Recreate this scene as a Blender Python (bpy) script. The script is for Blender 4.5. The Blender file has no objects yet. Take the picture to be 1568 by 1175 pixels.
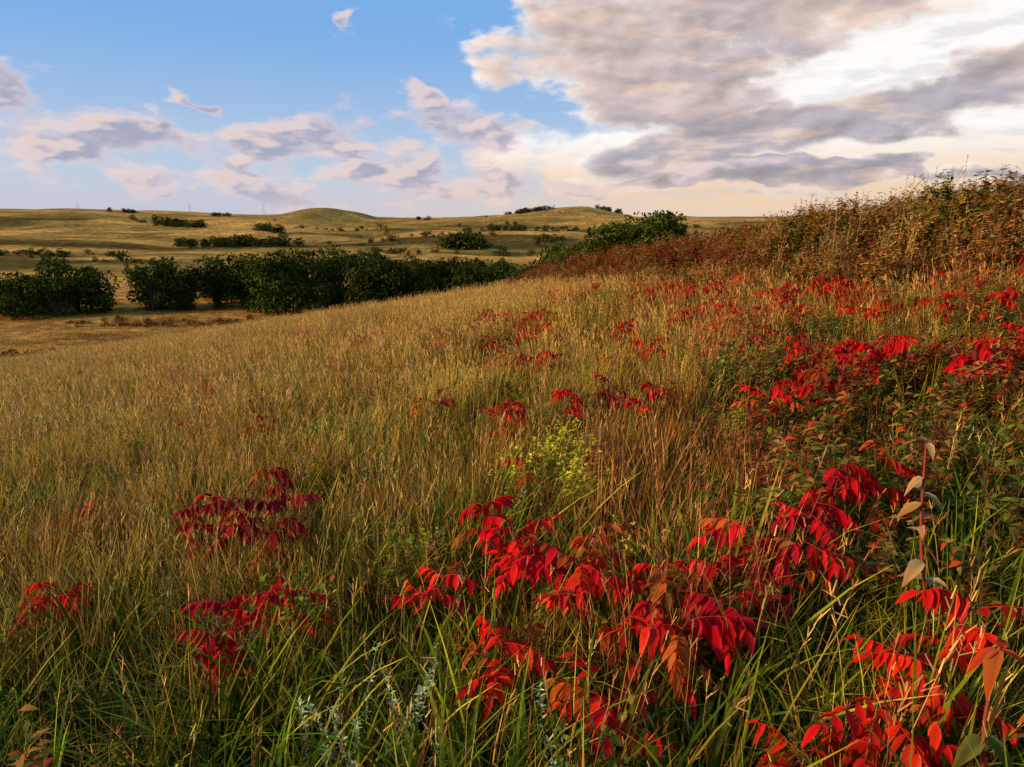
import bpy, math, numpy as np
from mathutils import Vector, Matrix
rng=np.random.default_rng(7)
U=rng.uniform
scene=bpy.context.scene
scene.view_settings.view_transform='Standard'
scene.view_settings.look='None'
scene.view_settings.exposure=0
# ------------------------------------------------------------ noise
def vnoise(x,y,seed=0):
    x=np.asarray(x,float);y=np.asarray(y,float)
    ix=np.floor(x);iy=np.floor(y);fx=x-ix;fy=y-iy
    fx=fx*fx*(3-2*fx);fy=fy*fy*(3-2*fy)
    def h(a,b):
        s=np.sin(a*127.1+b*311.7+seed*74.7)*43758.5453
        return s-np.floor(s)
    return (h(ix,iy)*(1-fx)+h(ix+1,iy)*fx)*(1-fy)+(h(ix,iy+1)*(1-fx)+h(ix+1,iy+1)*fx)*fy
def fbm(x,y,seed=0,o=4):
    s=0;a=.5;t=0
    for i in range(o):
        s=s+a*vnoise(x*2**i+i*17.3,y*2**i-i*9.1,seed+i);t+=a;a*=.5
    return s/t
def sst(a,b,x):
    t=np.clip((x-a)/(b-a),0,1);return t*t*(3-2*t)
# ------------------------------------------------------------ terrain height
YS=np.array([-4000,60,115,200,300,400,520,640,720,1000,4000.])
ZS=np.array([-11,-11,-11.8,-9.3,-7.4,-4.6,-2.2,.6,.8,-3,-14.])
def near_h(x,y):
    xs=80*np.tanh(x/80)
    h=.153*xs-.06*np.clip(y,-60,1e9)-.002*np.clip(y-30,0,200)**2
    return h+.07*(fbm(x/3.5,y/3.5,3,3)-.5)
def far_h(x,y):
    far=np.interp(y,YS,ZS)
    far=(far+np.interp(y-25,YS,ZS)+np.interp(y+25,YS,ZS))/3
    far=far+8.5*sst(-150,-480,x)*sst(250,600,y)
    far=far+.05*np.clip(x-25,0,150)*sst(300,120,y)
    amp=.6+6.2*sst(130,350,y)-3.6*sst(500,650,y)
    far=far+amp*(fbm(x/95+3.1,y/70,11,4)-.5)*2
    far=far+sst(140,220,y)*1.6*(fbm(x/24,y/22,21,3)-.5)
    r1=np.sqrt(((x+172)/36)**2+((y-650)/50)**2)
    far=far+8.8*np.exp(-r1**2.6)
    r2=np.sqrt(((x-60)/np.where(x<60,62,36))**2+((y-650)/60)**2)
    return far+10.5*np.exp(-r2**2.4)
def H(x,y):
    x=np.asarray(x,float);y=np.asarray(y,float)
    near=near_h(x,y);far=far_h(x,y)
    k=.5
    d=near-far
    return np.where(np.abs(d)<k*12, far+k*np.logaddexp(0,np.clip(d/k,-40,40)), np.maximum(near,far))
def slope_zone(x,y): return sst(-.6,.6,near_h(x,y)-far_h(x,y))
# ------------------------------------------------------------ mesh builder
class MB:
    def __init__(s): s.v=[];s.f=[];s.c=[];s.n=0
    def add(s,v,f,c):
        v=np.asarray(v,np.float32).reshape(-1,3);c=np.asarray(c,np.float32)
        if c.ndim==1: c=np.tile(c,(len(v),1))
        s.v.append(v);s.f.append((np.asarray(f).reshape(-1,4)+s.n).astype(np.int32));s.c.append(c.reshape(-1,3));s.n+=len(v)
    def arrays(s): return np.concatenate(s.v),np.concatenate(s.f),np.concatenate(s.c)
    def build(s,name,mats,link=True,smooth=False):
        v,f,c=s.arrays()
        return mk(name,v,f,c,mats,link,smooth)
def mk(name,v,f,c,mat,link=True,smooth=False):
    me=bpy.data.meshes.new(name)
    me.vertices.add(len(v));me.vertices.foreach_set('co',np.ascontiguousarray(v,np.float32).ravel())
    me.loops.add(f.size);me.loops.foreach_set('vertex_index',f.ravel().astype(np.int32))
    me.polygons.add(len(f));me.polygons.foreach_set('loop_start',(np.arange(len(f))*4).astype(np.int32))
    me.update(calc_edges=True)
    a=me.color_attributes.new('Col','FLOAT_COLOR','POINT')
    cc=np.ones((len(v),4),np.float32);cc[:,:3]=np.clip(c,0,1);a.data.foreach_set('color',cc.ravel())
    if smooth: me.polygons.foreach_set('use_smooth',np.ones(len(f),bool))
    me.materials.append(mat)
    o=bpy.data.objects.new(name,me)
    if link: scene.collection.objects.link(o)
    return o
def A(x): return np.array(x,float)
def ribbons(mb,base,az,L,w,lean,curve,S,c0,c1,tw=None):
    N=len(L);t=np.linspace(0,1,S+1)
    th=lean[:,None]+curve[:,None]*t[None,:]**1.5
    tm=(th[:,1:]+th[:,:-1])/2;ds=(L/S)[:,None]
    r=np.concatenate([np.zeros((N,1)),np.cumsum(np.sin(tm)*ds,1)],1)
    z=np.concatenate([np.zeros((N,1)),np.cumsum(np.cos(tm)*ds,1)],1)
    cen=base[:,None,:]+np.stack([r*np.cos(az)[:,None],r*np.sin(az)[:,None],z],-1)
    if tw is None: tw=U(-.9,.9,N)
    sd=np.stack([-np.sin(az+tw),np.cos(az+tw),np.zeros(N)],-1)[:,None,:]
    pr=(w[:,None]/2*((.65+.6*t-1.2*t**3)*(1-t**6)+.05)[None,:])[:,:,None]
    v=np.stack([cen-sd*pr,cen+sd*pr],2)
    tc_=t**1.4  # root-to-tip tone, lower half kept darker to paint shade between blades
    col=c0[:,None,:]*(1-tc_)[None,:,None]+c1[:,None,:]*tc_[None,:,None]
    col=np.repeat(col[:,:,None,:],2,2)
    b=(np.arange(N)*(S+1)*2)[:,None]+(np.arange(S)*2)[None,:]
    f=np.stack([b,b+1,b+3,b+2],-1)
    mb.add(v.reshape(-1,3),f.reshape(-1,4),col.reshape(-1,3))
    return cen
def nz(v): return v/(np.linalg.norm(v,axis=-1,keepdims=True)+1e-9)
def leaves(mb,base,d,L,w,droop,col,fold=.25,hi=False,tipcol=None,lo=False):
    N=len(L);d=nz(d)
    up=nz(np.stack([U(-.5,.5,N),U(-.5,.5,N),np.ones(N)],-1))
    side=nz(np.cross(d,up));nor=np.cross(side,d)
    if hi: t=A([0,.15,.4,.7,1]);p=A([.12,.7,1,.72,.05])
    elif lo: t=A([0,1]);p=A([.85,.45])
    else: t=A([0,.45,1]);p=A([.15,1,.08])
    R=len(t)
    cen=base[:,None,:]+d[:,None,:]*(L[:,None]*t)[:,:,None]+A([0,0,-1])*(droop[:,None]*t**2)[:,:,None]
    hw=(w[:,None]/2*p)[:,:,None]
    l=cen-side[:,None,:]*hw+nor[:,None,:]*hw*fold;r=cen+side[:,None,:]*hw+nor[:,None,:]*hw*fold
    if tipcol is None: tipcol=col
    cc=col[:,None,:]*(1-t)[None,:,None]+tipcol[:,None,:]*t[None,:,None]
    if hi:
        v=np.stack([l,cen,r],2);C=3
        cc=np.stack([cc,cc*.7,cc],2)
    else:
        v=np.stack([l,r],2);C=2;cc=np.stack([cc,cc],2)
    b=(np.arange(N)*R*C)[:,None,None]+(np.arange(R-1)*C)[None,:,None]+np.arange(C-1)[None,None,:]
    f=np.stack([b,b+1,b+1+C,b+C],-1)
    mb.add(v.reshape(-1,3),f.reshape(-1,4),cc.reshape(-1,3))
def tube(mb,pts,rad,col,sides=4):
    pts=A(pts);K=len(pts);rad=np.broadcast_to(A(rad),(K,))
    tan=nz(np.gradient(pts,axis=0))
    ref=np.where(np.abs(tan[:,2:3])>.9,A([[1,0,0]]),A([[0,0,1]]))
    a=nz(np.cross(tan,ref));b=np.cross(tan,a)
    an=np.arange(sides)/sides*2*math.pi
    v=pts[:,None,:]+rad[:,None,None]*(a[:,None,:]*np.cos(an)[None,:,None]+b[:,None,:]*np.sin(an)[None,:,None])
    i=np.arange(K-1)[:,None]*sides;j=np.arange(sides)[None,:];jn=(j+1)%sides
    f=np.stack([i+j,i+jn,i+sides+jn,i+sides+j],-1)
    mb.add(v.reshape(-1,3),f.reshape(-1,4),col)
# ------------------------------------------------------------ materials
def leafmat(name,trans=.3,var=.0,hue=.03,gloss=0):
    m=bpy.data.materials.new(name);m.use_nodes=True;n=m.node_tree.nodes;l=m.node_tree.links
    n.clear()
    out=n.new('ShaderNodeOutputMaterial')
    at=n.new('ShaderNodeAttribute');at.attribute_name='Col'
    geo=n.new('ShaderNodeNewGeometry')
    no=n.new('ShaderNodeTexNoise');no.inputs['Scale'].default_value=.6;no.inputs['Detail'].default_value=0;no.noise_dimensions='2D'
    l.new(geo.outputs['Position'],no.inputs['Vector'])
    hs=n.new('ShaderNodeHueSaturation')
    mh=n.new('ShaderNodeMapRange');mh.inputs['From Min'].default_value=.3;mh.inputs['From Max'].default_value=.7
    mh.inputs['To Min'].default_value=.5-hue;mh.inputs['To Max'].default_value=.5+hue
    l.new(no.outputs['Fac'],mh.inputs['Value'])
    l.new(mh.outputs[0],hs.inputs['Hue']);l.new(at.outputs['Color'],hs.inputs['Color'])
    if var:
        oi=n.new('ShaderNodeObjectInfo')
        mr=n.new('ShaderNodeMapRange');mr.inputs['To Min'].default_value=1-var;mr.inputs['To Max'].default_value=1+var
        l.new(oi.outputs['Random'],mr.inputs['Value']);l.new(mr.outputs[0],hs.inputs['Value'])
    di=n.new('ShaderNodeBsdfDiffuse');l.new(hs.outputs[0],di.inputs[0]);last=di
    if trans:
        tr=n.new('ShaderNodeBsdfTranslucent');mx=n.new('ShaderNodeMixShader')
        l.new(hs.outputs[0],tr.inputs[0]);mx.inputs[0].default_value=trans
        l.new(di.outputs[0],mx.inputs[1]);l.new(tr.outputs[0],mx.inputs[2]);last=mx
    if gloss:
        gl=n.new('ShaderNodeBsdfGlossy');gl.inputs['Roughness'].default_value=.4
        m2=n.new('ShaderNodeMixShader');m2.inputs[0].default_value=gloss
        l.new(last.outputs[0],m2.inputs[1]);l.new(gl.outputs[0],m2.inputs[2]);last=m2
    l.new(last.outputs[0],out.inputs[0])
    return m
M_grass=leafmat('grass_blades',0,0,.010)
M_mid=leafmat('meadow_grass_blades',0,.1,.008)
M_forb=leafmat('forb_leaves',0,0,.012)
M_sumac=leafmat('sumac_leaves',.2,.10,.003,.006)
M_tree=leafmat('tree_leaves',0,.15,.012)
# ------------------------------------------------------------ ground
gm=bpy.data.materials.new('ground_thatch');gm.use_nodes=True
n=gm.node_tree.nodes;l=gm.node_tree.links
n.clear();bs=n.new('ShaderNodeBsdfDiffuse');go_=n.new('ShaderNodeOutputMaterial');l.new(bs.outputs[0],go_.inputs[0])
at=n.new('ShaderNodeAttribute');at.attribute_name='Col'
geo=n.new('ShaderNodeNewGeometry')
def gn(sc,det,stretch=(1,1,1)):
    mp=n.new('ShaderNodeMapping');mp.inputs['Scale'].default_value=stretch
    t=n.new('ShaderNodeTexNoise');t.noise_dimensions='2D';t.inputs['Scale'].default_value=sc;t.inputs['Detail'].default_value=det;t.inputs['Roughness'].default_value=.7
    l.new(geo.outputs['Position'],mp.inputs[0]);l.new(mp.outputs[0],t.inputs['Vector']);return t
n1=gn(.35,7);n2=gn(.05,7,(1,1.8,1))
def mrange(src,a,b,c,d):
    m=n.new('ShaderNodeMapRange');m.inputs[1].default_value=a;m.inputs[2].default_value=b;m.inputs[3].default_value=c;m.inputs[4].default_value=d
    l.new(src,m.inputs[0]);return m.outputs[0]
v1=mrange(n1.outputs['Fac'],.3,.7,.5,1.45);v2=mrange(n2.outputs['Fac'],.35,.65,.65,1.25)
mu=n.new('ShaderNodeMath');mu.operation='MULTIPLY';l.new(v1,mu.inputs[0]);l.new(v2,mu.inputs[1])
hs=n.new('ShaderNodeHueSaturation');l.new(at.outputs['Color'],hs.inputs['Color']);l.new(mu.outputs[0],hs.inputs['Value'])
hh=mrange(n2.outputs['Fac'],.35,.65,.485,.50);l.new(hh,hs.inputs['Hue'])
l.new(hs.outputs[0],bs.inputs['Color'])
bp=n.new('ShaderNodeBump');bp.inputs['Strength'].default_value=.8;bp.inputs['Distance'].default_value=.8
l.new(n1.outputs['Fac'],bp.inputs['Height']);l.new(bp.outputs[0],bs.inputs['Normal'])
def scrub(x,y):
    s=fbm(x/80+5,y/24+2,31,4)
    return sst(.55,.62,s)*sst(120,160,y)*sst(620,500,y)
n_=440
s=np.linspace(-1,1,n_);gx=2500*np.sinh(6.5*s)/math.sinh(6.5);gy=4000*np.sinh(6.8*s)/math.sinh(6.8)
X,Y=np.meshgrid(gx,gy);Z=H(X,Y)
i=np.arange(n_-1);I,J=np.meshgrid(i,i);b=J*n_+I
f=np.stack([b,b+1,b+1+n_,b+n_],-1).reshape(-1,4)
def mix(a,b,t): return a*(1-t[...,None])+b*t[...,None]
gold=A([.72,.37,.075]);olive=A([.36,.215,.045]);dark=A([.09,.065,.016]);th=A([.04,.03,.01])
c=mix(np.broadcast_to(gold,X.shape+(3,)),olive,sst(.42,.58,fbm(X/60,Y/24,41,4)))
c=mix(c,dark,scrub(X,Y)*.85)
val=A([.66,.31,.06])
c=mix(c,np.broadcast_to(val,c.shape),sst(140,110,Y)*.8)
c=mix(c,A([.20,.095,.025]),sst(.54,.66,fbm(X/22+2,Y/6+1,45,4))*sst(125,105,Y)*.65)
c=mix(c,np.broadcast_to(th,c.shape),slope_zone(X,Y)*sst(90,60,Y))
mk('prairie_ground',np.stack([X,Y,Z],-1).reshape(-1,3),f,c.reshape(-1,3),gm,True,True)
# ------------------------------------------------------------ realised scatter (numpy)
def realize(mb,vars_,px,py,idx,scl,tilt=.08,vv=.3,pz=None,sl=(.153,-.06),hv=.06):
    idx=np.asarray(idx)
    if pz is None: pz=H(px,py)-.02
    for k in np.unique(idx):
        q=np.where(idx==k)[0];v,f_,c_=vars_[k]
        N=len(q);nv=len(v);a=U(0,6.283,N)
        ca=(np.cos(a)*scl[q])[:,None];sa=(np.sin(a)*scl[q])[:,None]
        x_=v[None,:,0]*ca-v[None,:,1]*sa;y_=v[None,:,0]*sa+v[None,:,1]*ca;z_=v[None,:,2]*scl[q][:,None]*U(.85,1.15,(N,1))
        x_=x_+z_*rng.normal(0,tilt,(N,1));y_=y_+z_*rng.normal(0,tilt,(N,1))
        z_=z_+x_*sl[0]+y_*sl[1]
        w=np.stack([x_+px[q][:,None],y_+py[q][:,None],z_+pz[q][:,None]],-1)
        cc=c_[None]*U(1-vv,1+vv,(N,1,1))*(1+U(-hv,hv,(N,1,3)))
        ff=f_[None]+(np.arange(N)*nv)[:,None,None]
        mb.add(w.reshape(-1,3),ff.reshape(-1,4),cc.reshape(-1,3))
# instanced patches
def instancer(name,objs,pts,eul,idx):
    col=bpy.data.collections.new(name+'_source')
    for k,o in enumerate(objs):
        o.name='%s_%02d'%(name+'_patch',k);col.objects.link(o)
    N=len(pts)
    me=bpy.data.meshes.new(name);me.vertices.add(N)
    me.vertices.foreach_set('co',A(pts).ravel())
    a=me.attributes.new('rot','FLOAT_VECTOR','POINT');a.data.foreach_set('vector',A(eul).ravel())
    a=me.attributes.new('idx','INT','POINT');a.data.foreach_set('value',np.asarray(idx,np.int32))
    o=bpy.data.objects.new(name,me);scene.collection.objects.link(o)
    nt=bpy.data.node_groups.new(name+'_nodes','GeometryNodeTree')
    nt.interface.new_socket('Geometry',in_out='INPUT',socket_type='NodeSocketGeometry')
    nt.interface.new_socket('Geometry',in_out='OUTPUT',socket_type='NodeSocketGeometry')
    q=nt.nodes;gi=q.new('NodeGroupInput');go=q.new('NodeGroupOutput')
    ip=q.new('GeometryNodeInstanceOnPoints');ci=q.new('GeometryNodeCollectionInfo')
    ci.inputs['Collection'].default_value=col;ci.inputs['Separate Children'].default_value=True;ci.inputs['Reset Children'].default_value=True
    def na(nm,ty):
        z=q.new('GeometryNodeInputNamedAttribute');z.data_type=ty;z.inputs['Name'].default_value=nm
        return [s for s in z.outputs if s.enabled and s.name=='Attribute'][0]
    L=nt.links
    L.new(gi.outputs[0],ip.inputs['Points']);L.new(ci.outputs[0],ip.inputs['Instance'])
    ip.inputs['Pick Instance'].default_value=True
    L.new(na('idx','INT'),ip.inputs['Instance Index']);L.new(na('rot','FLOAT_VECTOR'),ip.inputs['Rotation'])
    L.new(ip.outputs[0],go.inputs[0])
    md=o.modifiers.new('scatter','NODES');md.node_group=nt
    return o
def grid_patches(name,objs,size,y0,y1,k,m,chooser,mask=None):
    pts=[];eu=[];ix=[]
    for yy in np.arange(y0+size/2,y1,size):
        W=k*yy+m
        off=U(0,size)
        for xx in np.arange(-W-off,W+size,size):
            if mask is not None and not mask(xx,yy): continue
            e=size*.5
            z0=float(H(xx,yy));sx=float(H(xx+e,yy)-H(xx-e,yy))/size;sy=float(H(xx,yy+e)-H(xx,yy-e))/size
            nrm=Vector((-sx,-sy,1)).normalized()
            x_=Vector((1,0,sx)).normalized();y_=nrm.cross(x_);R=Matrix((x_,y_,nrm)).transposed()
            R=R@Matrix.Rotation(int(rng.integers(4))*math.pi/2,3,'Z')
            pts.append((xx,yy,z0));eu.append(tuple(R.to_euler()));ix.append(chooser(xx,yy))
    return instancer(name,objs,pts,eu,ix)
# ------------------------------------------------------------ plants
def cvar(c,N,s=.25):
    return np.clip(A(c)[None,:]*(1+U(-s,s,(N,1)))*(1+U(-.08,.08,(N,3))),0,1)
def tuft(nb,l0,l1,w,spread,lean,curve,cs,heads=0,S=3,hcol=(.70,.39,.10)):
    mb=MB()
    rr=spread*np.sqrt(U(0,1,nb));an=U(0,6.283,nb)
    base=np.stack([rr*np.cos(an),rr*np.sin(an),np.zeros(nb)],-1)
    k=rng.integers(0,len(cs),nb)
    c0=A([cs[i][0] for i in k])*(1+U(-.3,.3,(nb,1)));c1=A([cs[i][1] for i in k])*(1+U(-.4,.4,(nb,1)))
    ribbons(mb,base,an+U(-1,1,nb),U(l0,l1,nb),w*U(.6,1.3,nb),np.abs(rng.normal(0,lean,nb)),U(.1,1,nb)*curve,S,c0,c1)
    if heads:
        h=heads;rr=spread*U(0,.8,h);an=U(0,6.283,h)
        base=np.stack([rr*np.cos(an),rr*np.sin(an),np.zeros(h)],-1)
        LL=U(l1*.9,l1*1.3,h);hc=cvar(hcol,h,.2)
        cen=ribbons(mb,base,an,LL,np.full(h,w*.6),np.abs(rng.normal(0,.16,h)),U(.05,.4,h),4 if S>2 else 3,hc*.35,hc)
        for i in range(h):
            m=6;t=U(0,1,m)
            a=cen[i,-2];b_=cen[i,-1];p=a+(b_-a)*t[:,None]
            d=nz(b_-a)+rng.normal(0,.3,(m,3))
            leaves(mb,p,d,U(.018,.034,m)*max(1,w/.004),np.full(m,max(.0035,w*.9)),np.zeros(m),cvar(hcol,m,.3),lo=True)
    return mb.arrays()
Gn=((.010,.018,.003),(.14,.20,.010));Gn2=((.02,.032,.003),(.33,.34,.015));Ol=((.045,.04,.006),(.45,.32,.03))  # root and tip colours; roots darkened to paint shaded gaps in the grass
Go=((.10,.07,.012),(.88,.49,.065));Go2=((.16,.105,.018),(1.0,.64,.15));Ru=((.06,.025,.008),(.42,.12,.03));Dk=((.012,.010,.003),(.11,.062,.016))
nearT=[]
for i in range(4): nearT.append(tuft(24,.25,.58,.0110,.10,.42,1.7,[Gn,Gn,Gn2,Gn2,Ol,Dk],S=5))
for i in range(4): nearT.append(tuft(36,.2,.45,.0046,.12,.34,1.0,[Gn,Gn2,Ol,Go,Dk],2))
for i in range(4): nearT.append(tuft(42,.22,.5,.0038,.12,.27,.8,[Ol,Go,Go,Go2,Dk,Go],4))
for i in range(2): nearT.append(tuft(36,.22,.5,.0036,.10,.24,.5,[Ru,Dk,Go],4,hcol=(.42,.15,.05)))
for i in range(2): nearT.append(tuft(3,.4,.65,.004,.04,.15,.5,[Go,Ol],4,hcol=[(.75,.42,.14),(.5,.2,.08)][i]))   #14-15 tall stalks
def forb(ns,h,leafL,ratio,cols,stemcol=(.16,.10,.05),npl=26,lean=.25,spread=.05,lod=1,up=.5,branch=0,lo=False):
    mb=MB()
    for s_ in range(ns):
        az=U(0,6.28);le=abs(rng.normal(0,lean));hh=h*U(.7,1.1);t=np.linspace(0,1,5)
        bx,by=rng.normal(0,spread,2)
        r=hh*np.sin(le)*t**1.3;pts=np.stack([bx+r*np.cos(az),by+r*np.sin(az),hh*np.cos(le)*t],-1)
        pts[1:]+=rng.normal(0,.012*h,(4,3))
        tube(mb,pts,np.linspace(.0028,.001,5)*lod*max(1,h/.8),cvar(stemcol,1)[0],3)
        paths=[(pts,1.)]
        for b_ in range(branch):
            k=U(.35,.9);p0=pts[int(k*4)];a2=U(0,6.28);bl=hh*U(.15,.3)
            p1=p0+A([math.cos(a2)*bl*.6,math.sin(a2)*bl*.6,bl*.8]);q=np.stack([p0,p1])
            tube(mb,q,[.0016*lod,.0008*lod],cvar(stemcol,1)[0],3);paths.append((q,.5))
        for P,wt in paths:
            N=max(4,int(npl*wt));tt=np.sort(U(.12 if wt==1 else 0,1,N))*(len(P)-1);i0=np.minimum(tt.astype(int),len(P)-2)
            p=P[i0]+(P[i0+1]-P[i0])*(tt-i0)[:,None]
            a=np.arange(N)*2.4+U(-.4,.4,N);d=np.stack([np.cos(a),np.sin(a),up+U(-.4,.4,N)],-1)
            ll=leafL*U(.6,1.25,N)*lod
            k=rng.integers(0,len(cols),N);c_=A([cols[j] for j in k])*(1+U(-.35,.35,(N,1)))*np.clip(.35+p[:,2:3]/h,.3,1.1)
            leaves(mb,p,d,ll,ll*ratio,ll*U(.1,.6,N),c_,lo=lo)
    return mb.arrays()
dg=(.04,.065,.007);mg=(.10,.13,.010);yg=(.60,.54,.02);br=(.24,.095,.02);rb=(.36,.048,.013);sg=(.48,.45,.15);tan=(.60,.34,.09);ol=(.20,.16,.02);pk=(.55,.05,.025)
forbs=[]
for i in range(3): forbs.append(forb(6,.48,.04,.42,[dg,mg,mg,ol],npl=24,branch=2))      #0-2
for i in range(3): forbs.append(forb(6,.50,.045,.4,[br,rb,ol,dg,br],npl=22,branch=3,stemcol=(.14,.05,.03))) #3-5
for i in range(2): forbs.append(forb(8,.40,.025,.5,[yg,ol,(.70,.60,.03),yg],npl=26,branch=4,stemcol=(.2,.19,.03),lo=False)) #6-7
for i in range(2): forbs.append(forb(3,.5,.026,.26,[sg,sg,(.6,.56,.26)],npl=75,lean=.3,stemcol=(.3,.3,.12),up=1.)) #8-9
for i in range(2): forbs.append(forb(6,.42,.06,.32,[rb,pk,(.5,.03,.02),br],npl=14,branch=1,stemcol=(.25,.05,.03))) #10-11
def wedge(n,y0,y1,k=.95,m=2.8):
    y=U(y0,y1,n*4);x=U(-1,1,n*4)*(k*y1+m)
    ok=np.abs(x)<k*y+m
    return x[ok][:n],y[ok][:n]
def choose(W):
    W=np.stack(W,-1);W=np.clip(W,0,None);W/=W.sum(-1,keepdims=True)
    return (np.cumsum(W,-1)<U(0,1,(len(W),1))).sum(-1)
def rightzone(x,y): return sst(.15,.4,x/(y+.6))*sst(2.2,3.0,y+.2*x)
def fields(x,y):
    left=sst(.15,-.55,x/(np.abs(y)+1.5))
    g=fbm(x/1.3,y/1.3,51,3);g2=fbm(x/2.5+9,y/4,61,3)
    wg=3.0*np.exp(-(np.clip(y,0,99)/2.3)**2)+.12+1.1*sst(.53,.68,g)
    wo=.85+0*left
    wgo=.10+2.2*left*sst(1.7,3.3,y)+1.0*sst(4,8,y)*(x<.3*y)+.3*sst(4,8,y)
    wr=.14+1.2*sst(.50,.66,g2)*sst(-3,1,x)+.35*sst(3,5,y)*sst(.3,.5,x/(y+1))
    return wg,wo,wgo,wr
x,y=wedge(6300,.0,8.2,.85,2.4);ok=(x**2+y**2>.35)&(U(0,1,len(x))>.5*rightzone(x,y)*(y<6.5));x=x[ok];y=y[ok]
ty=choose(fields(x,y));idx=np.where(ty<3,ty*4+rng.integers(0,4,len(x)),12+rng.integers(0,2,len(x)))
tall=(U(0,1,len(x))<.03)&(y>1.7);idx=np.where(tall,14+rng.integers(0,2,len(x)),idx)
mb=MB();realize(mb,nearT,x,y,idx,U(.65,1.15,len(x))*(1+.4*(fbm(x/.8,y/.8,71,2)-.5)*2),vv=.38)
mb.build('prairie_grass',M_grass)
x,y=wedge(2100,0,8.5,.85,2.2);ok=(x**2+y**2>.7);x=x[ok];y=y[ok]
right=sst(.12,.4,x/(y+.6))*sst(2.0,2.8,y+ .2*x)
keep=U(0,1,len(x))<(.3+.7*right)*(.4+.6*(fbm(x/.9,y/.9,81,2)>.45))*(1-.5*sst(0,-.5,x/(y+1)));x=x[keep];y=y[keep];right=right[keep]
ty=choose([.5+1.1*right,.25+2.3*right,.12+0*x,.03+.0*x,.07+.2*sst(3.,5,y)])
idx=A([0,3,6,8,10])[ty].astype(int)+np.where(ty<2,rng.integers(0,3,len(x)),rng.integers(0,2,len(x)))
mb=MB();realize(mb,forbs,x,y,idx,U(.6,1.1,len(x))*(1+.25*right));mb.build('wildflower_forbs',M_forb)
def place(name,arr,pts,sc,mat):
    o0=mk(name,*arr,mat,False)
    for (a,b_),s_ in zip(pts,sc):
        o=bpy.data.objects.new(name,o0.data);scene.collection.objects.link(o)
        o.location=(a,b_,float(H(a,b_))-.02);o.scale=(s_,)*3;o.rotation_euler=(U(-.1,.1),U(-.1,.1),U(0,6.28))
    bpy.data.objects.remove(o0)
place('goldenrod_plant',forbs[6],[(.32,3.9),(.5,3.75),(.15,3.8),(.42,4.1),(.05,4.0),(.25,3.7)],[1.35,1.2,1.2,1.3,1.1,1.2],M_forb)
place('goldenrod_plant',forbs[7],[(.38,3.6),(-.45,3.1),(-.6,3.2),(-1.0,1.6),(.2,4.1),(-1.2,1.75)],[1.2,.95,.9,.9,1.3,.8],M_forb)
place('sagebrush_plant',forbs[8],[(-.52,1.7),(-.33,1.6),(.15,1.55)],[1.0,1.0,.95],M_forb)
place('sagebrush_plant',forbs[9],[(-.38,1.68),(-.60,1.8),(.0,3.4)],[1.,.95,.8],M_forb)
# ---- mid range patches
mid=[]
for i in range(3): mid.append(tuft(30,.25,.45,.012,.25,.28,.9,[Gn2,Ol,Ol],S=2))       #0
for i in range(4): mid.append(tuft(34,.25,.5,.009,.26,.24,.6,[Ol,Go,Go2],5,S=2))     #3
for i in range(3): mid.append(tuft(32,.25,.5,.009,.22,.24,.5,[Ru,Dk,Go],4,hcol=(.52,.2,.06),S=2)) #7
for i in range(2): mid.append(forb(6,.42,.045,.5,[br,rb,ol,dg],npl=16,lod=1.3,spread=.1,stemcol=(.14,.06,.03),lo=True)) #10
for i in range(2): mid.append(forb(6,.4,.05,.45,[dg,mg,ol],npl=16,lod=1.3,spread=.1,lo=True)) #12
for i in range(2): mid.append(forb(5,.42,.075,.4,[(.62,.02,.01),pk,(.5,.03,.015)],npl=14,lod=1.2,spread=.12,stemcol=(.2,.05,.03))) #14
st_=A([0,3,7,10,12,14]);cn=A([3,4,3,2,2,2])
def patch(size,dens,wts,src=mid,st=st_,cn=cn,noise=.5,sc=1.):
    N=int(dens*size*size);x=U(-size/2-.1,size/2+.1,N);y=U(-size/2-.1,size/2+.1,N)
    sd=int(rng.integers(1000));W=[]
    for k,w_ in enumerate(wts): W.append(w_*(.25+noise*3*sst(.4,.65,fbm(x/(size*.35)+k*7.7,y/(size*.35),sd+k,2))))
    ty=choose(W);idx=(st[ty]+np.floor(U(0,1,N)*cn[ty])).astype(int)
    mb=MB();realize(mb,src,x,y,idx,U(.7,1.15,N)*sc,pz=np.full(N,-.02),sl=(0,0));return mb.build('p',M_mid,False)
po=[]
for i in range(6): po.append(patch(2.5,16,[.22,1.9,.16,.04,.08,.01]))     # gold 0-5
for i in range(6): po.append(patch(2.5,16,[1.1,1.1,.5,.25,.2,.05]))       # mixed 6-11
for i in range(6): po.append(patch(2.5,17,[.7,.55,1.0,.8,.5,.2]))          # right, rust/forb 12-17
def ch(x,y):
    r=x/y+.14*rng.normal()
    if r<-.12 or (y>17 and r<.05): return rng.integers(0,6)
    if r<.18: return rng.integers(6,12)
    return rng.integers(12,18)
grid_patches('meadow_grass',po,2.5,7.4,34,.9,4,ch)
far=[]
for i in range(3): far.append(tuft(26,.3,.6,.03,.6,.25,.6,[Go,Go2,Go],0,S=1))
for i in range(2): far.append(tuft(26,.3,.55,.03,.6,.25,.6,[Ol,Gn2,Go],S=1))
for i in range(2): far.append(tuft(26,.3,.7,.03,.6,.25,.5,[Ru,Dk,Go],S=1))
fs=A([0,3,5]);fc=A([3,2,2])
pf=[patch(6,3.6,[2.4,.4,.15],far,fs,fc) for i in range(6)]+[patch(6,3.2,[1.2,.8,.5],far,fs,fc) for i in range(3)]
grid_patches('crest_grass',pf,6,34,92,.9,8,lambda x,y:rng.integers(0,6) if U()<.8 else rng.integers(6,9),lambda x,y:float(slope_zone(x,y))>.5)
Vg=((.18,.09,.015),(.74,.37,.06));Vb=((.08,.035,.01),(.30,.12,.03))
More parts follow.
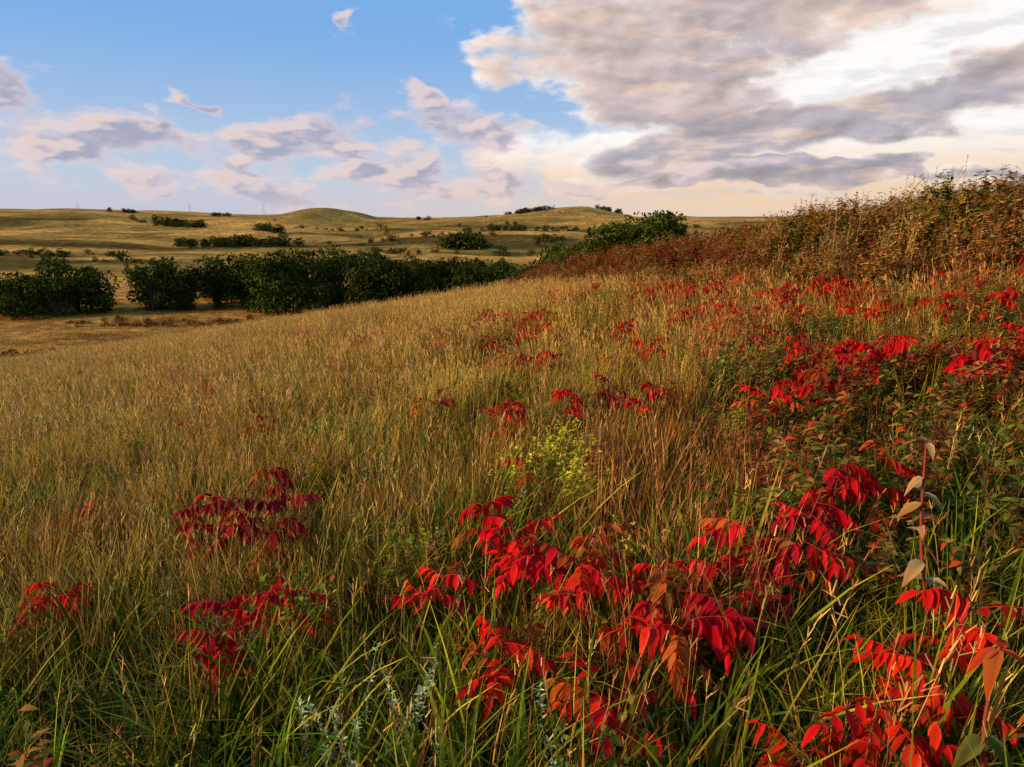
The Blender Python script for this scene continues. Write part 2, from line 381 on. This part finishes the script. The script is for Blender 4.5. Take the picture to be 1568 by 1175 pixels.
fv=[tuft(26,.25,.5,.04,.7,.4,.8,[Vg,Go,Vg],0,S=1) for i in range(3)]+[tuft(26,.25,.5,.04,.7,.4,.8,[Vb,Vg],0,S=1) for i in range(2)]
pv=[patch(6,2.2,[2.4,.35],fv,A([0,3]),A([3,2]),sc=.75) for i in range(5)]+[patch(6,2.4,[.8,1.6],fv,A([0,3]),A([3,2]),sc=.85) for i in range(2)]
grid_patches('valley_floor_grass',pv,6,52,112,.95,8,lambda x,y:rng.integers(0,5) if fbm(x/22+2,y/6+1,45,4)<.56 else rng.integers(5,7),lambda x,y:float(slope_zone(x,y))<=.5)
# ------------------------------------------------------------ thicket shrubs
sh=[]
Rst=[rb,(.42,.05,.018),br,(.32,.10,.022),dg];Brn=[br,(.42,.24,.055),(.34,.16,.03),ol,rb,(.22,.12,.03)];Grn=[mg,mg,ol,(.20,.19,.02),dg,br]
for cs,st in ((Rst,(.20,.06,.025)),(Rst,(.20,.06,.025)),(Brn,(.36,.19,.06)),(Brn,(.36,.19,.06)),(Grn,(.14,.09,.04)),(Grn,(.14,.09,.04))):
    sh.append(forb(11,1.4,.065,.6,cs,npl=30,branch=5,lean=.3,spread=.18,stemcol=st,lod=1.25,lo=True))
for i in range(2): sh.append(forb(5,1.5,.05,.25,[tan,(.66,.42,.16),br],npl=50,branch=5,lean=.12,spread=.15,stemcol=(.5,.3,.09),up=1.2,lo=True))
def frontx(y): return np.interp(y,[6,8,11,14,19,25,32,38,44],[8.2,7.2,5.7,4.6,4.0,3.1,1.6,.2,-1.2])
y=U(7,46,2900);x=frontx(y)+U(-.6,14,2900)
ok=(x-frontx(y)>rng.normal(0,.35,len(x)));x=x[ok];y=y[ok]
dp=x-frontx(y);ang=x/y
ty=choose([1.9*sst(.46,.14,ang)+.35,1.2+1.3*sst(.1,.4,ang),.15+1.5*sst(1.2,3.6,dp)*sst(.20,.40,ang),.30+.6*sst(.3,.5,ang)])
idx=(ty*2+rng.integers(0,2,len(x))).astype(int)
hs_=(.58+.36*sst(0,3.2,dp))*(.88+.24*sst(.28,.48,ang))*U(.75,1.15,len(x))*(.62+.76*fbm(x/1.7,y/1.7,131,2))
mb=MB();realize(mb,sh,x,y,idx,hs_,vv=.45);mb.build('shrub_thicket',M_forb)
place('tall_weed_stalk',sh[6],[(9.2,16.3),(10.1,16.4),(9.4,16.0),(6.6,13.9)],[1.45,1.5,1.3,1.2],M_forb)
# ------------------------------------------------------------ sumac
reds=[(.88,.009,.004),(.78,.011,.006),(.96,.020,.005),(.60,.008,.008),(.85,.04,.006),(.45,.008,.007)]
drk=[(.40,.009,.009),(.52,.010,.011),(.26,.008,.008)]
org=[(.70,.13,.010),(.52,.12,.015),(.32,.14,.02),(.78,.05,.010),(.5,.03,.01)]
def compound(mb,p0,az,el,Lr,pal,n=7,size=1.):
    K=9;t=np.linspace(0,1,K);e=el-t*U(.5,1.3);azz=az+U(-.4,.4)*t
    dv=np.stack([np.cos(e)*np.cos(azz),np.cos(e)*np.sin(azz),np.sin(e)],-1)
    pts=p0+np.concatenate([np.zeros((1,3)),np.cumsum((dv[1:]+dv[:-1])/2*Lr/(K-1),0)])
    tube(mb,pts,np.linspace(.002,.0008,K),(.5,.04,.02),4)
    tt=np.linspace(.2,.95,n);ii=tt*(K-1);i0=np.minimum(ii.astype(int),K-2);pp=pts[i0]+(pts[i0+1]-pts[i0])*(ii-i0)[:,None]
    td=dv[i0];side=nz(np.cross(td,A([0,0,1])))
    c0=A(pal[rng.integers(len(pal))]);dr=U(0,1.0)
    for sg_ in (-1,1):
        m=U(0,1,n)>.12
        d=side*sg_*U(.45,1.1,(n,1))+td*U(.1,.8,(n,1))+A([0,0,-1])*(dr+U(-.3,.5,(n,1)))
        ll=size*U(.045,.076,n)*(1-.35*np.abs(tt-.5)*2)
        cc=c0[None,:]*.5+.5*A([pal[j] for j in rng.integers(0,len(pal),n)]);cc=cc*(1+U(-.35,.2,(n,1)))
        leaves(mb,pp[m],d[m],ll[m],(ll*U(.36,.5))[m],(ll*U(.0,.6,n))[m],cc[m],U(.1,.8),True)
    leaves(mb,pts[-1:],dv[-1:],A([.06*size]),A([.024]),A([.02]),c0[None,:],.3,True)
def sumac(h,nl,pal,lean=.25,size=1.,mixp=None):
    mb=MB();az=U(0,6.28);t=np.linspace(0,1,7)
    r=h*math.tan(lean)*t**1.4;pts=np.stack([r*math.cos(az),r*math.sin(az),h*t],-1);pts-=A([pts[-1][0],pts[-1][1],0])
    tube(mb,pts,np.linspace(.005,.0025,7),(.22,.07,.04),5)
    for k in range(nl):
        u_=U(.62,1)*6;i0=min(int(u_),5);p=pts[i0]+(pts[i0+1]-pts[i0])*(u_-i0)
        pl=mixp if (mixp and U()<.12) else pal
        compound(mb,p,k*2.4+U(-.5,.5),U(.0,.8),U(.10,.19)*size,pl,rng.integers(5,9),size*U(.85,1.1))
    return mb
H_=[
(-1.45,3.32,.56,10,drk),(-1.65,3.45,.58,9,drk),(-1.2,3.2,.54,9,drk),(-1.35,3.6,.66,7,drk),(-1.02,2.25,.46,9,drk+reds[:2]),(-.9,2.38,.48,6,reds),(-1.1,2.35,.46,6,drk+reds),
(0.0,2.5,.56,8,reds),(-.12,2.65,.6,6,reds),(.23,2.15,.54,9,reds+org[:1]),(.08,2.3,.52,8,reds),(-.03,1.82,.46,8,reds),(.22,1.65,.42,8,reds),
(.53,1.8,.48,9,reds),(.68,1.86,.5,7,reds),(.85,2.25,.56,9,reds),(1.0,2.15,.54,7,reds),(.49,2.1,.52,8,org+reds),(.3,2.35,.56,7,org+reds[:3]),(.67,1.36,.36,7,reds),(-.25,2.3,.47,6,reds),
(.9,1.42,.42,7,reds),(1.08,1.48,.48,8,reds),(1.25,1.65,.5,5,reds),(1.25,2.45,.66,8,reds),(1.12,2.3,.62,6,reds),(1.4,2.5,.66,5,org+reds),(-2.2,2.9,.45,6,reds),(.7,2.0,.5,6,reds),
(1.59,4.07,.6,6,org+reds),(-.1,4.95,.52,6,reds),(.0,5.2,.5,6,reds),(.49,5.2,.52,6,reds),(.98,4.85,.52,5,reds),(.8,5.4,.5,6,drk),(2.6,5.3,.62,9,reds),(2.75,4.95,.62,8,reds),(2.9,5.2,.58,7,reds),(2.4,5.6,.6,7,reds),
(3.05,4.4,.62,8,reds),(3.3,4.5,.62,8,reds),(3.6,4.7,.62,7,reds),(3.95,6.3,.68,8,reds),(-.8,6.0,.5,7,org),(-.6,6.3,.5,7,drk),(-2.4,6.3,.5,7,org),(.1,3.9,.4,5,reds),(1.9,6.5,.58,8,reds),(2.5,6.8,.6,7,org),(4.4,6.1,.68,8,reds)]
for (a,b_,h,nl,pal) in H_:
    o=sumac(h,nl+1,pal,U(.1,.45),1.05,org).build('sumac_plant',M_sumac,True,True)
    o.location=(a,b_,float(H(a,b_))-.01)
sv=[sumac(.52,8,reds,.25,1.1,org).arrays() for i in range(2)]+[sumac(.5,8,org+drk,.25,1.1).arrays() for i in range(3)]+[sumac(.5,8,drk+reds,.25,1.1).arrays()]
x,y=wedge(2800,4.5,21,.85,1);rt=sst(-.25,.35,x/y)
k=U(0,1,len(x))<(.05+.75*rt)*sst(.47,.60,fbm(x/1.6,y/1.6,111,2))*.8*(x<frontx(y)+.5);x=x[k];y=y[k]
mb=MB();realize(mb,sv,x,y,rng.integers(0,6,len(x)),U(.75,1.1,len(x)),vv=.3,hv=.02);mb.build('sumac_patch',M_sumac)
# ------------------------------------------------------------ milkweed-like tall plants at right
def bigleaf(h,nl,cols,bend,stem=(.34,.06,.03),L=.085):
    mb=MB();t=np.linspace(0,1,9)
    pts=np.stack([bend[0]*t**1.5+.015*np.sin(t*7),bend[1]*t**1.5,h*t],-1)
    tube(mb,pts,np.linspace(.006,.003,9),stem,6)
    tt=np.sort(U(.5,1,nl))*8;tt[-5:]=7.9;i0=np.minimum(tt.astype(int),7);p=pts[i0]+(pts[i0+1]-pts[i0])*(tt-i0)[:,None]
    a=np.arange(nl)*2.4+U(-.5,.5,nl);d=np.stack([np.cos(a),np.sin(a),U(-.7,.7,nl)],-1);ll=L*U(.45,1.1,nl)
    cc=A([cols[i] for i in rng.integers(0,len(cols),nl)])*(1+U(-.3,.2,(nl,1)))
    leaves(mb,p,d,ll,ll*.46,ll*U(.1,.9,nl),cc,.5,True,cc*A([1.0,.6,.4]))
    return mb
for a,b_,h,nl,cs,bd in [(1.27,1.83,.90,18,[(.52,.33,.10),(.42,.18,.07),(.30,.25,.08),(.50,.36,.15)],(-.1,.02)),
    (.97,1.07,.66,12,[(.34,.10,.02),(.14,.13,.02),(.40,.05,.02),(.36,.22,.08)],(.05,.02)),(1.04,1.22,.64,11,[(.36,.09,.02),(.15,.15,.03),pk],(-.02,.05))]:
    o=bigleaf(h,nl,cs,bd).build('milkweed_plant',M_forb,True,True);o.location=(a,b_,float(H(a,b_))-.01)
# ------------------------------------------------------------ trees
def tree(h,wd,nl,cd=(.04,.055,.007),leaf=.3,lob=14):
    mb=MB()
    tube(mb,[[0,0,-.3],[.05,0,h*.25],[0,.1,h*.55]],[h*.035,h*.028,h*.012],(.06,.045,.03),7)
    P=[];D=[];cz=[]
    for k in range(lob):
        an=U(0,6.28);rr=wd*.5*math.sqrt(U(0,1))*.8
        zc=h*U(.10,.84);rr*=1.15-.95*max(0,zc/h-.40)
        c_=A([rr*math.cos(an),rr*math.sin(an),zc]);R=A([1,1,.8])*wd*U(.14,.26)
        R[2]=min(R[2],h-zc) if h-zc>.1*h else .12*h
        tube(mb,[[0,0,h*.2],list(c_*.6+A([0,0,h*.08])),list(c_)],[h*.014,h*.008,h*.003],(.06,.045,.03),4)
        N=nl//lob;d=nz(rng.normal(0,1,(N,3)));rad=U(.5,1.1,N)**.6
        P.append(c_+d*R*rad[:,None]);D.append(d);cz.append(np.full(N,U(.6,1.6)))
    P=np.concatenate(P);D=np.concatenate(D);cz=np.concatenate(cz);ok=P[:,2]>-.02*h;P=P[ok];D=D[ok];cz=cz[ok];N=len(P)
    d=nz(D+rng.normal(0,.7,(N,3)));L=leaf*U(.6,1.3,N)
    c_=A(cd)[None,:]*(cz*(1+U(-.35,.35,N)))[:,None]*(1+U(-.12,.12,(N,3)))
    leaves(mb,P,d,L,L*.9,L*.2,c_,lo=True)
    return mb
def merge(name,variants,pl,mat):
    p=A([(a,b_) for a,b_,_,_ in pl]);sc=A([q[2] for q in pl]);k=A([q[3]%len(variants) for q in pl]).astype(int)
    mb=MB();realize(mb,variants,p[:,0],p[:,1],k,sc,tilt=.02,vv=.3,sl=(0,0));return mb.build(name,mat)
tv=[tree(7.0,U(6,8.5),2900,leaf=.32,cd=(.055,.066,.009)).arrays() for i in range(7)]
pl=[]
for xx in np.arange(-53,13,2.2): pl.append((xx+U(-1.2,1.2),98+U(-5,4)+.05*abs(xx),U(.62,1.2),rng.integers(7)))
for xx in np.arange(-50,20,4.0): pl.append((xx+U(-1,1),110+U(-3,5),U(.85,1.15),rng.integers(7)))
for xx,yy,s_ in [(-58,94,1.05),(-60.5,95,1.25),(-63,92,1.15),(-66,93,1.1),(-60.5,90,.8),(-65,89,.7),(-70,95,.7),(-74,94,.65),(-78,96,.75),(-82,96,.85),(-70,100,.7),(-86,97,.9),(-90,95,.85),
                 (-6,96,1.1),(-2,95,1.0),(2,91,1.1),(5,89,1.1),(7,87,1.15),(9,86,1.15),(12,88,1.15),(9,94,1.15),(14,90,1.2)]:
    pl.append((xx,yy,s_,rng.integers(7)))
merge('creek_tree_row',tv,pl,M_tree)
for (xx,yy,s_) in [(6.4,76,1.05),(8.4,70,1.05),(4.4,82,1.05),(10.0,64,.98),(11.6,60,1.0),(12.8,63,1.0),(14.6,66,.98),(9.3,62,.88),(7.2,72,.9)]:
    o=tree(6*s_,6.4,4800,leaf=.27,lob=20,cd=(.06,.072,.009)).build('oak_tree',M_tree);o.location=(xx,yy,float(H(xx,yy)))
bushv=[tree(1.6,2.8,200,(.055,.055,.010),.35,6).arrays() for i in range(4)]
rustv=[tree(1.1,2.6,150,(.19,.07,.02),.3,5).arrays() for i in range(3)]
pl=[]
for k in range(150):
    t_=U(-1,1);pl.append((-30+t_*26+rng.normal(0,1),82-t_*3+rng.normal(0,1.8),U(.3,.7)*(1-.4*abs(t_)),k))
pl+=[(-43+rng.normal(0,4),60+rng.normal(0,1.6),U(.4,.7),k) for k in range(25)]
merge('rust_shrub_row',rustv,pl,M_tree)
pl=[];n_t=0
while n_t<380:
    yy=U(150,560);xx=U(-1,1)*.85*yy
    sc_=float(scrub(A([xx]),A([yy]))[0])
    if sc_>.8 and fbm(xx/30,yy/30,77,2)>.52:
        pl.append((xx,yy,U(.4,1.6),n_t));n_t+=1
def cluster(cx,cy,sx,sy,n_,s0,s1,tilt=0):
    for k in range(n_):
        a=rng.normal(0,sx);pl.append((cx+a,cy+rng.normal(0,sy)+tilt*a,U(s0,s1),k))
cluster(-205,430,14,6,46,1.5,2.8,-.9);cluster(-115,330,5,5,10,1.4,2.4);cluster(-118,250,3,3,8,1.3,1.9);cluster(-92,245,9,4,40,1.,2.1)
cluster(-17,235,2.5,2,9,2,3.2);cluster(0,300,10,4,16,.8,1.6);cluster(12,630,14,4,34,1.4,2.3);cluster(88,640,7,4,14,1.4,2.4)
cluster(-82,640,5,2,5,1.3,2.4);cluster(-266,640,8,2,8,1.4,2.6);cluster(-348,635,8,2,8,1.3,2.2);cluster(-150,200,14,4,50,.4,1.0);cluster(-45,215,13,4,40,.4,1.0)
merge('hillside_shrubs',bushv,pl,M_tree)
# ------------------------------------------------------------ transmission towers
tm=bpy.data.materials.new('galvanised_steel');tm.use_nodes=True;tm.node_tree.nodes['Principled BSDF'].inputs['Base Color'].default_value=(.4,.4,.42,1)
for xx in (-862,-640,-494):
    mb=MB();h=24
    for sx,sy in((-1,-1),(1,-1),(1,1),(-1,1)): tube(mb,[[2.5*sx,2.5*sy,0],[.8*sx,.8*sy,h*.6],[.4*sx,.4*sy,h]],.1,(.2,.2,.2))
    for z_,w_ in((.66,4.5),(.8,5.5),(.94,4)): tube(mb,[[-w_,0,h*z_],[0,0,h*z_+.5],[w_,0,h*z_]],.12,(.2,.2,.2))
    for k in range(6):
        a=2.5-k*.3;b_=2.5-(k+1)*.3;tube(mb,[[-a,-a,k*2.5],[b_,-b_,k*2.5+2.5]],.07,(.2,.2,.2));tube(mb,[[a,-a,k*2.5],[-b_,-b_,k*2.5+2.5]],.07,(.2,.2,.2))
    o=mb.build('transmission_tower',tm);o.location=(xx,1400,float(H(xx,1400)))
# ------------------------------------------------------------ sky + light
SEL,SROT=math.radians(16),math.radians(250)
w=bpy.data.worlds.new('World');scene.world=w;w.use_nodes=True
try: w.cycles.sampling_method='NONE'
except Exception as e: print(e)
nt=w.node_tree;n=nt.nodes;l=nt.links;n.clear()
out=n.new('ShaderNodeOutputWorld')
sky=n.new('ShaderNodeTexSky');sky.sky_type='NISHITA';sky.sun_disc=False;sky.sun_elevation=SEL;sky.sun_rotation=SROT
sky.air_density=1.;sky.dust_density=.6;sky.ozone_density=1.5
def V(v,s_):
    if isinstance(v,(int,float)): s_.default_value=v
    elif isinstance(v,tuple): s_.default_value=v
    else: l.new(v,s_)
def m(op,a,b=None,cl=False):
    q=n.new('ShaderNodeMath');q.operation=op;q.use_clamp=cl;V(a,q.inputs[0])
    if b is not None: V(b,q.inputs[1])
    return q.outputs[0]
def vm(op,a,b=None,out_=0,scale=None):
    q=n.new('ShaderNodeVectorMath');q.operation=op;V(a,q.inputs[0])
    if b is not None: V(b,q.inputs[1])
    if scale is not None: V(scale,q.inputs['Scale'])
    return q.outputs['Value'] if op=='LENGTH' else q.outputs[0]
def smooth(v,a,b,c=0.,d=1.):
    q=n.new('ShaderNodeMapRange');q.interpolation_type='SMOOTHSTEP';V(v,q.inputs[0]);q.inputs[1].default_value=a;q.inputs[2].default_value=b;q.inputs[3].default_value=c;q.inputs[4].default_value=d
    return q.outputs[0]
def cmix(f_,a,b):
    q=n.new('ShaderNodeMix');q.data_type='RGBA';V(f_,q.inputs[0])
    for v,i in((a,6),(b,7)):
        if isinstance(v,tuple): q.inputs[i].default_value=v+(1,)
        else: l.new(v,q.inputs[i])
    return q.outputs[2]
def noise(vec,sc,det=8,ro=.6):
    q=n.new('ShaderNodeTexNoise');q.noise_dimensions='2D';l.new(vec,q.inputs['Vector']);q.inputs['Scale'].default_value=sc;q.inputs['Detail'].default_value=det;q.inputs['Roughness'].default_value=ro
    return q
tc=n.new('ShaderNodeTexCoord');sp=n.new('ShaderNodeSeparateXYZ');l.new(tc.outputs['Generated'],sp.inputs[0])
az=m('ARCTAN2',sp.outputs[0],sp.outputs[1]);el=m('ARCSINE',sp.outputs[2])
cb=n.new('ShaderNodeCombineXYZ');l.new(az,cb.inputs[0]);l.new(el,cb.inputs[1]);q=cb.outputs[0]
st=vm('MULTIPLY',q,(1,2.3,1))
wn=noise(st,6,3,.6);wv=vm('SUBTRACT',wn.outputs['Color'],(.5,.5,.5));wv=vm('MULTIPLY',wv,(.20,.085,0))
qw=vm('ADD',q,wv)
def ell(a,e,ra,re,rot=0):      # azimuth, elevation, radii in degrees
    mp=n.new('ShaderNodeMapping');mp.vector_type='TEXTURE';l.new(qw,mp.inputs[0])
    mp.inputs['Location'].default_value=(math.radians(a),math.radians(e),0);mp.inputs['Rotation'].default_value=(0,0,math.radians(rot));mp.inputs['Scale'].default_value=(math.radians(ra),math.radians(re),1)
    return m('SUBTRACT',1,vm('LENGTH',mp.outputs[0]))
def union(L_):
    r=L_[0]
    for a in L_[1:]: r=m('MAXIMUM',r,a)
    return r
f1=noise(st,10,7,.58).outputs['Fac']
st2=vm('ADD',st,(-.014,.02,0));f2=noise(st2,10,3,.5).outputs['Fac']
fl=noise(st,3,2,.55).outputs['Fac']
emb=m('SUBTRACT',noise(st,10,3,.5).outputs['Fac'],f2)
fh=noise(vm('MULTIPLY',q,(1,4.5,1)),10,5,.6).outputs['Fac']
base=vm('SCALE',sky.outputs[0],scale=.12)
grad=cmix(smooth(el,.0,.26),(.56,.65,.80),(.20,.45,.86))
base=cmix(.85,base,grad)
# bright thin overcast on the right
bm=union([ell(30,9.5,33,13.5),ell(6.5,4.5,13,3.6),ell(25,3.2,32,4.8)])
bm=m('ADD',bm,m('MULTIPLY',m('SUBTRACT',f1,.5),.9))
bcol=cmix(smooth(el,.03,.12),(.90,.67,.46),(1.0,.98,.97))
bcol=cmix(smooth(fh,.48,.66,0.,.4),bcol,(.58,.56,.64))
base=cmix(smooth(bm,.05,.45),base,bcol)
# grey-mauve bodies
dm=union([ell(9,11.6,11.5,6.4,-14),ell(20,16.0,19,6.2,4),ell(12,9.0,11,3.4,-10),ell(30,16.8,12,3.4,18),ell(22,6.2,22,3.0,9),ell(33,9.0,13,2.5,14),ell(20,2.9,22,.9,0)])
dm=m('ADD',dm,m('MULTIPLY',m('SUBTRACT',f1,.5),1.2))
dd=smooth(dm,.0,.32);core=smooth(dm,.03,.50)
dcol=cmix(smooth(fl,.40,.62),(.42,.38,.42),(.62,.49,.46))
dcol=cmix(smooth(az,.42,.05,0.,.7),dcol,(.74,.56,.50))
dcol=cmix(smooth(el,.165,.10,0.,.85),dcol,(.38,.37,.44))
dcol=cmix(smooth(fh,.48,.68,0.,.5),dcol,(.90,.64,.48))
dcol=cmix(core,(1.0,.90,.83),dcol)
dcol=vm('SCALE',dcol,scale=m('ADD',1.0,m('MULTIPLY',emb,1.4)))
base=cmix(m('MULTIPLY',dd,.96),base,dcol)
# left and centre cumulus banks
cm=union([ell(-15.5,4.9,11,2.6,2),ell(-4.8,6.5,7,2.4,-8),ell(-8.5,3.0,13,1.7),ell(-31,4.7,10,2.2),ell(-34,7.7,3.8,2.2,10),ell(-27.5,5.9,1.8,1.5),ell(-23,8.0,2.7,.6,-14),ell(-12,13.6,2.0,.9,40),ell(-24,3.0,11,1.5,-3),ell(-19.5,1.7,10,1.0),ell(1,2.6,13,1.5),ell(-7.5,9,3.6,1.0,-20)])
cm=m('ADD',cm,m('MULTIPLY',m('SUBTRACT',f1,.5),3.2))
cd=smooth(cm,-.05,.75)
top=smooth(emb,-.03,.09)
ccol=cmix(smooth(cm,.2,.95),(.80,.63,.65),(.38,.39,.51))
ccol=cmix(m('MULTIPLY',top,.65),ccol,(1.0,.76,.66))
base=cmix(m('MULTIPLY',cd,.88),base,ccol)
hz=smooth(el,.0,.07,.65,0.)
hcol=cmix(smooth(az,-.5,.25),(.58,.55,.65),(.82,.63,.49))
base=cmix(hz,base,hcol)
bg=n.new('ShaderNodeBackground');l.new(base,bg.inputs[0]);bg.inputs[1].default_value=1.
l.new(bg.outputs[0],out.inputs[0])
S=Vector((math.sin(SROT)*math.cos(SEL),math.cos(SROT)*math.cos(SEL),math.sin(SEL)))
sl=bpy.data.lights.new('sun','SUN');sl.energy=4.6;sl.angle=math.radians(5);sl.color=(1,.72,.38)
so=bpy.data.objects.new('sun',sl);scene.collection.objects.link(so);so.rotation_euler=S.to_track_quat('Z','Y').to_euler()
cam=bpy.data.cameras.new('camera');cam.lens=24;cam.sensor_width=36;cam.clip_end=9000;cam.clip_start=.05
co=bpy.data.objects.new('camera',cam);scene.collection.objects.link(co)
co.location=(0,0,1.6+float(H(0,0)));co.rotation_euler=(math.radians(90-13.7),0,0)
scene.camera=co
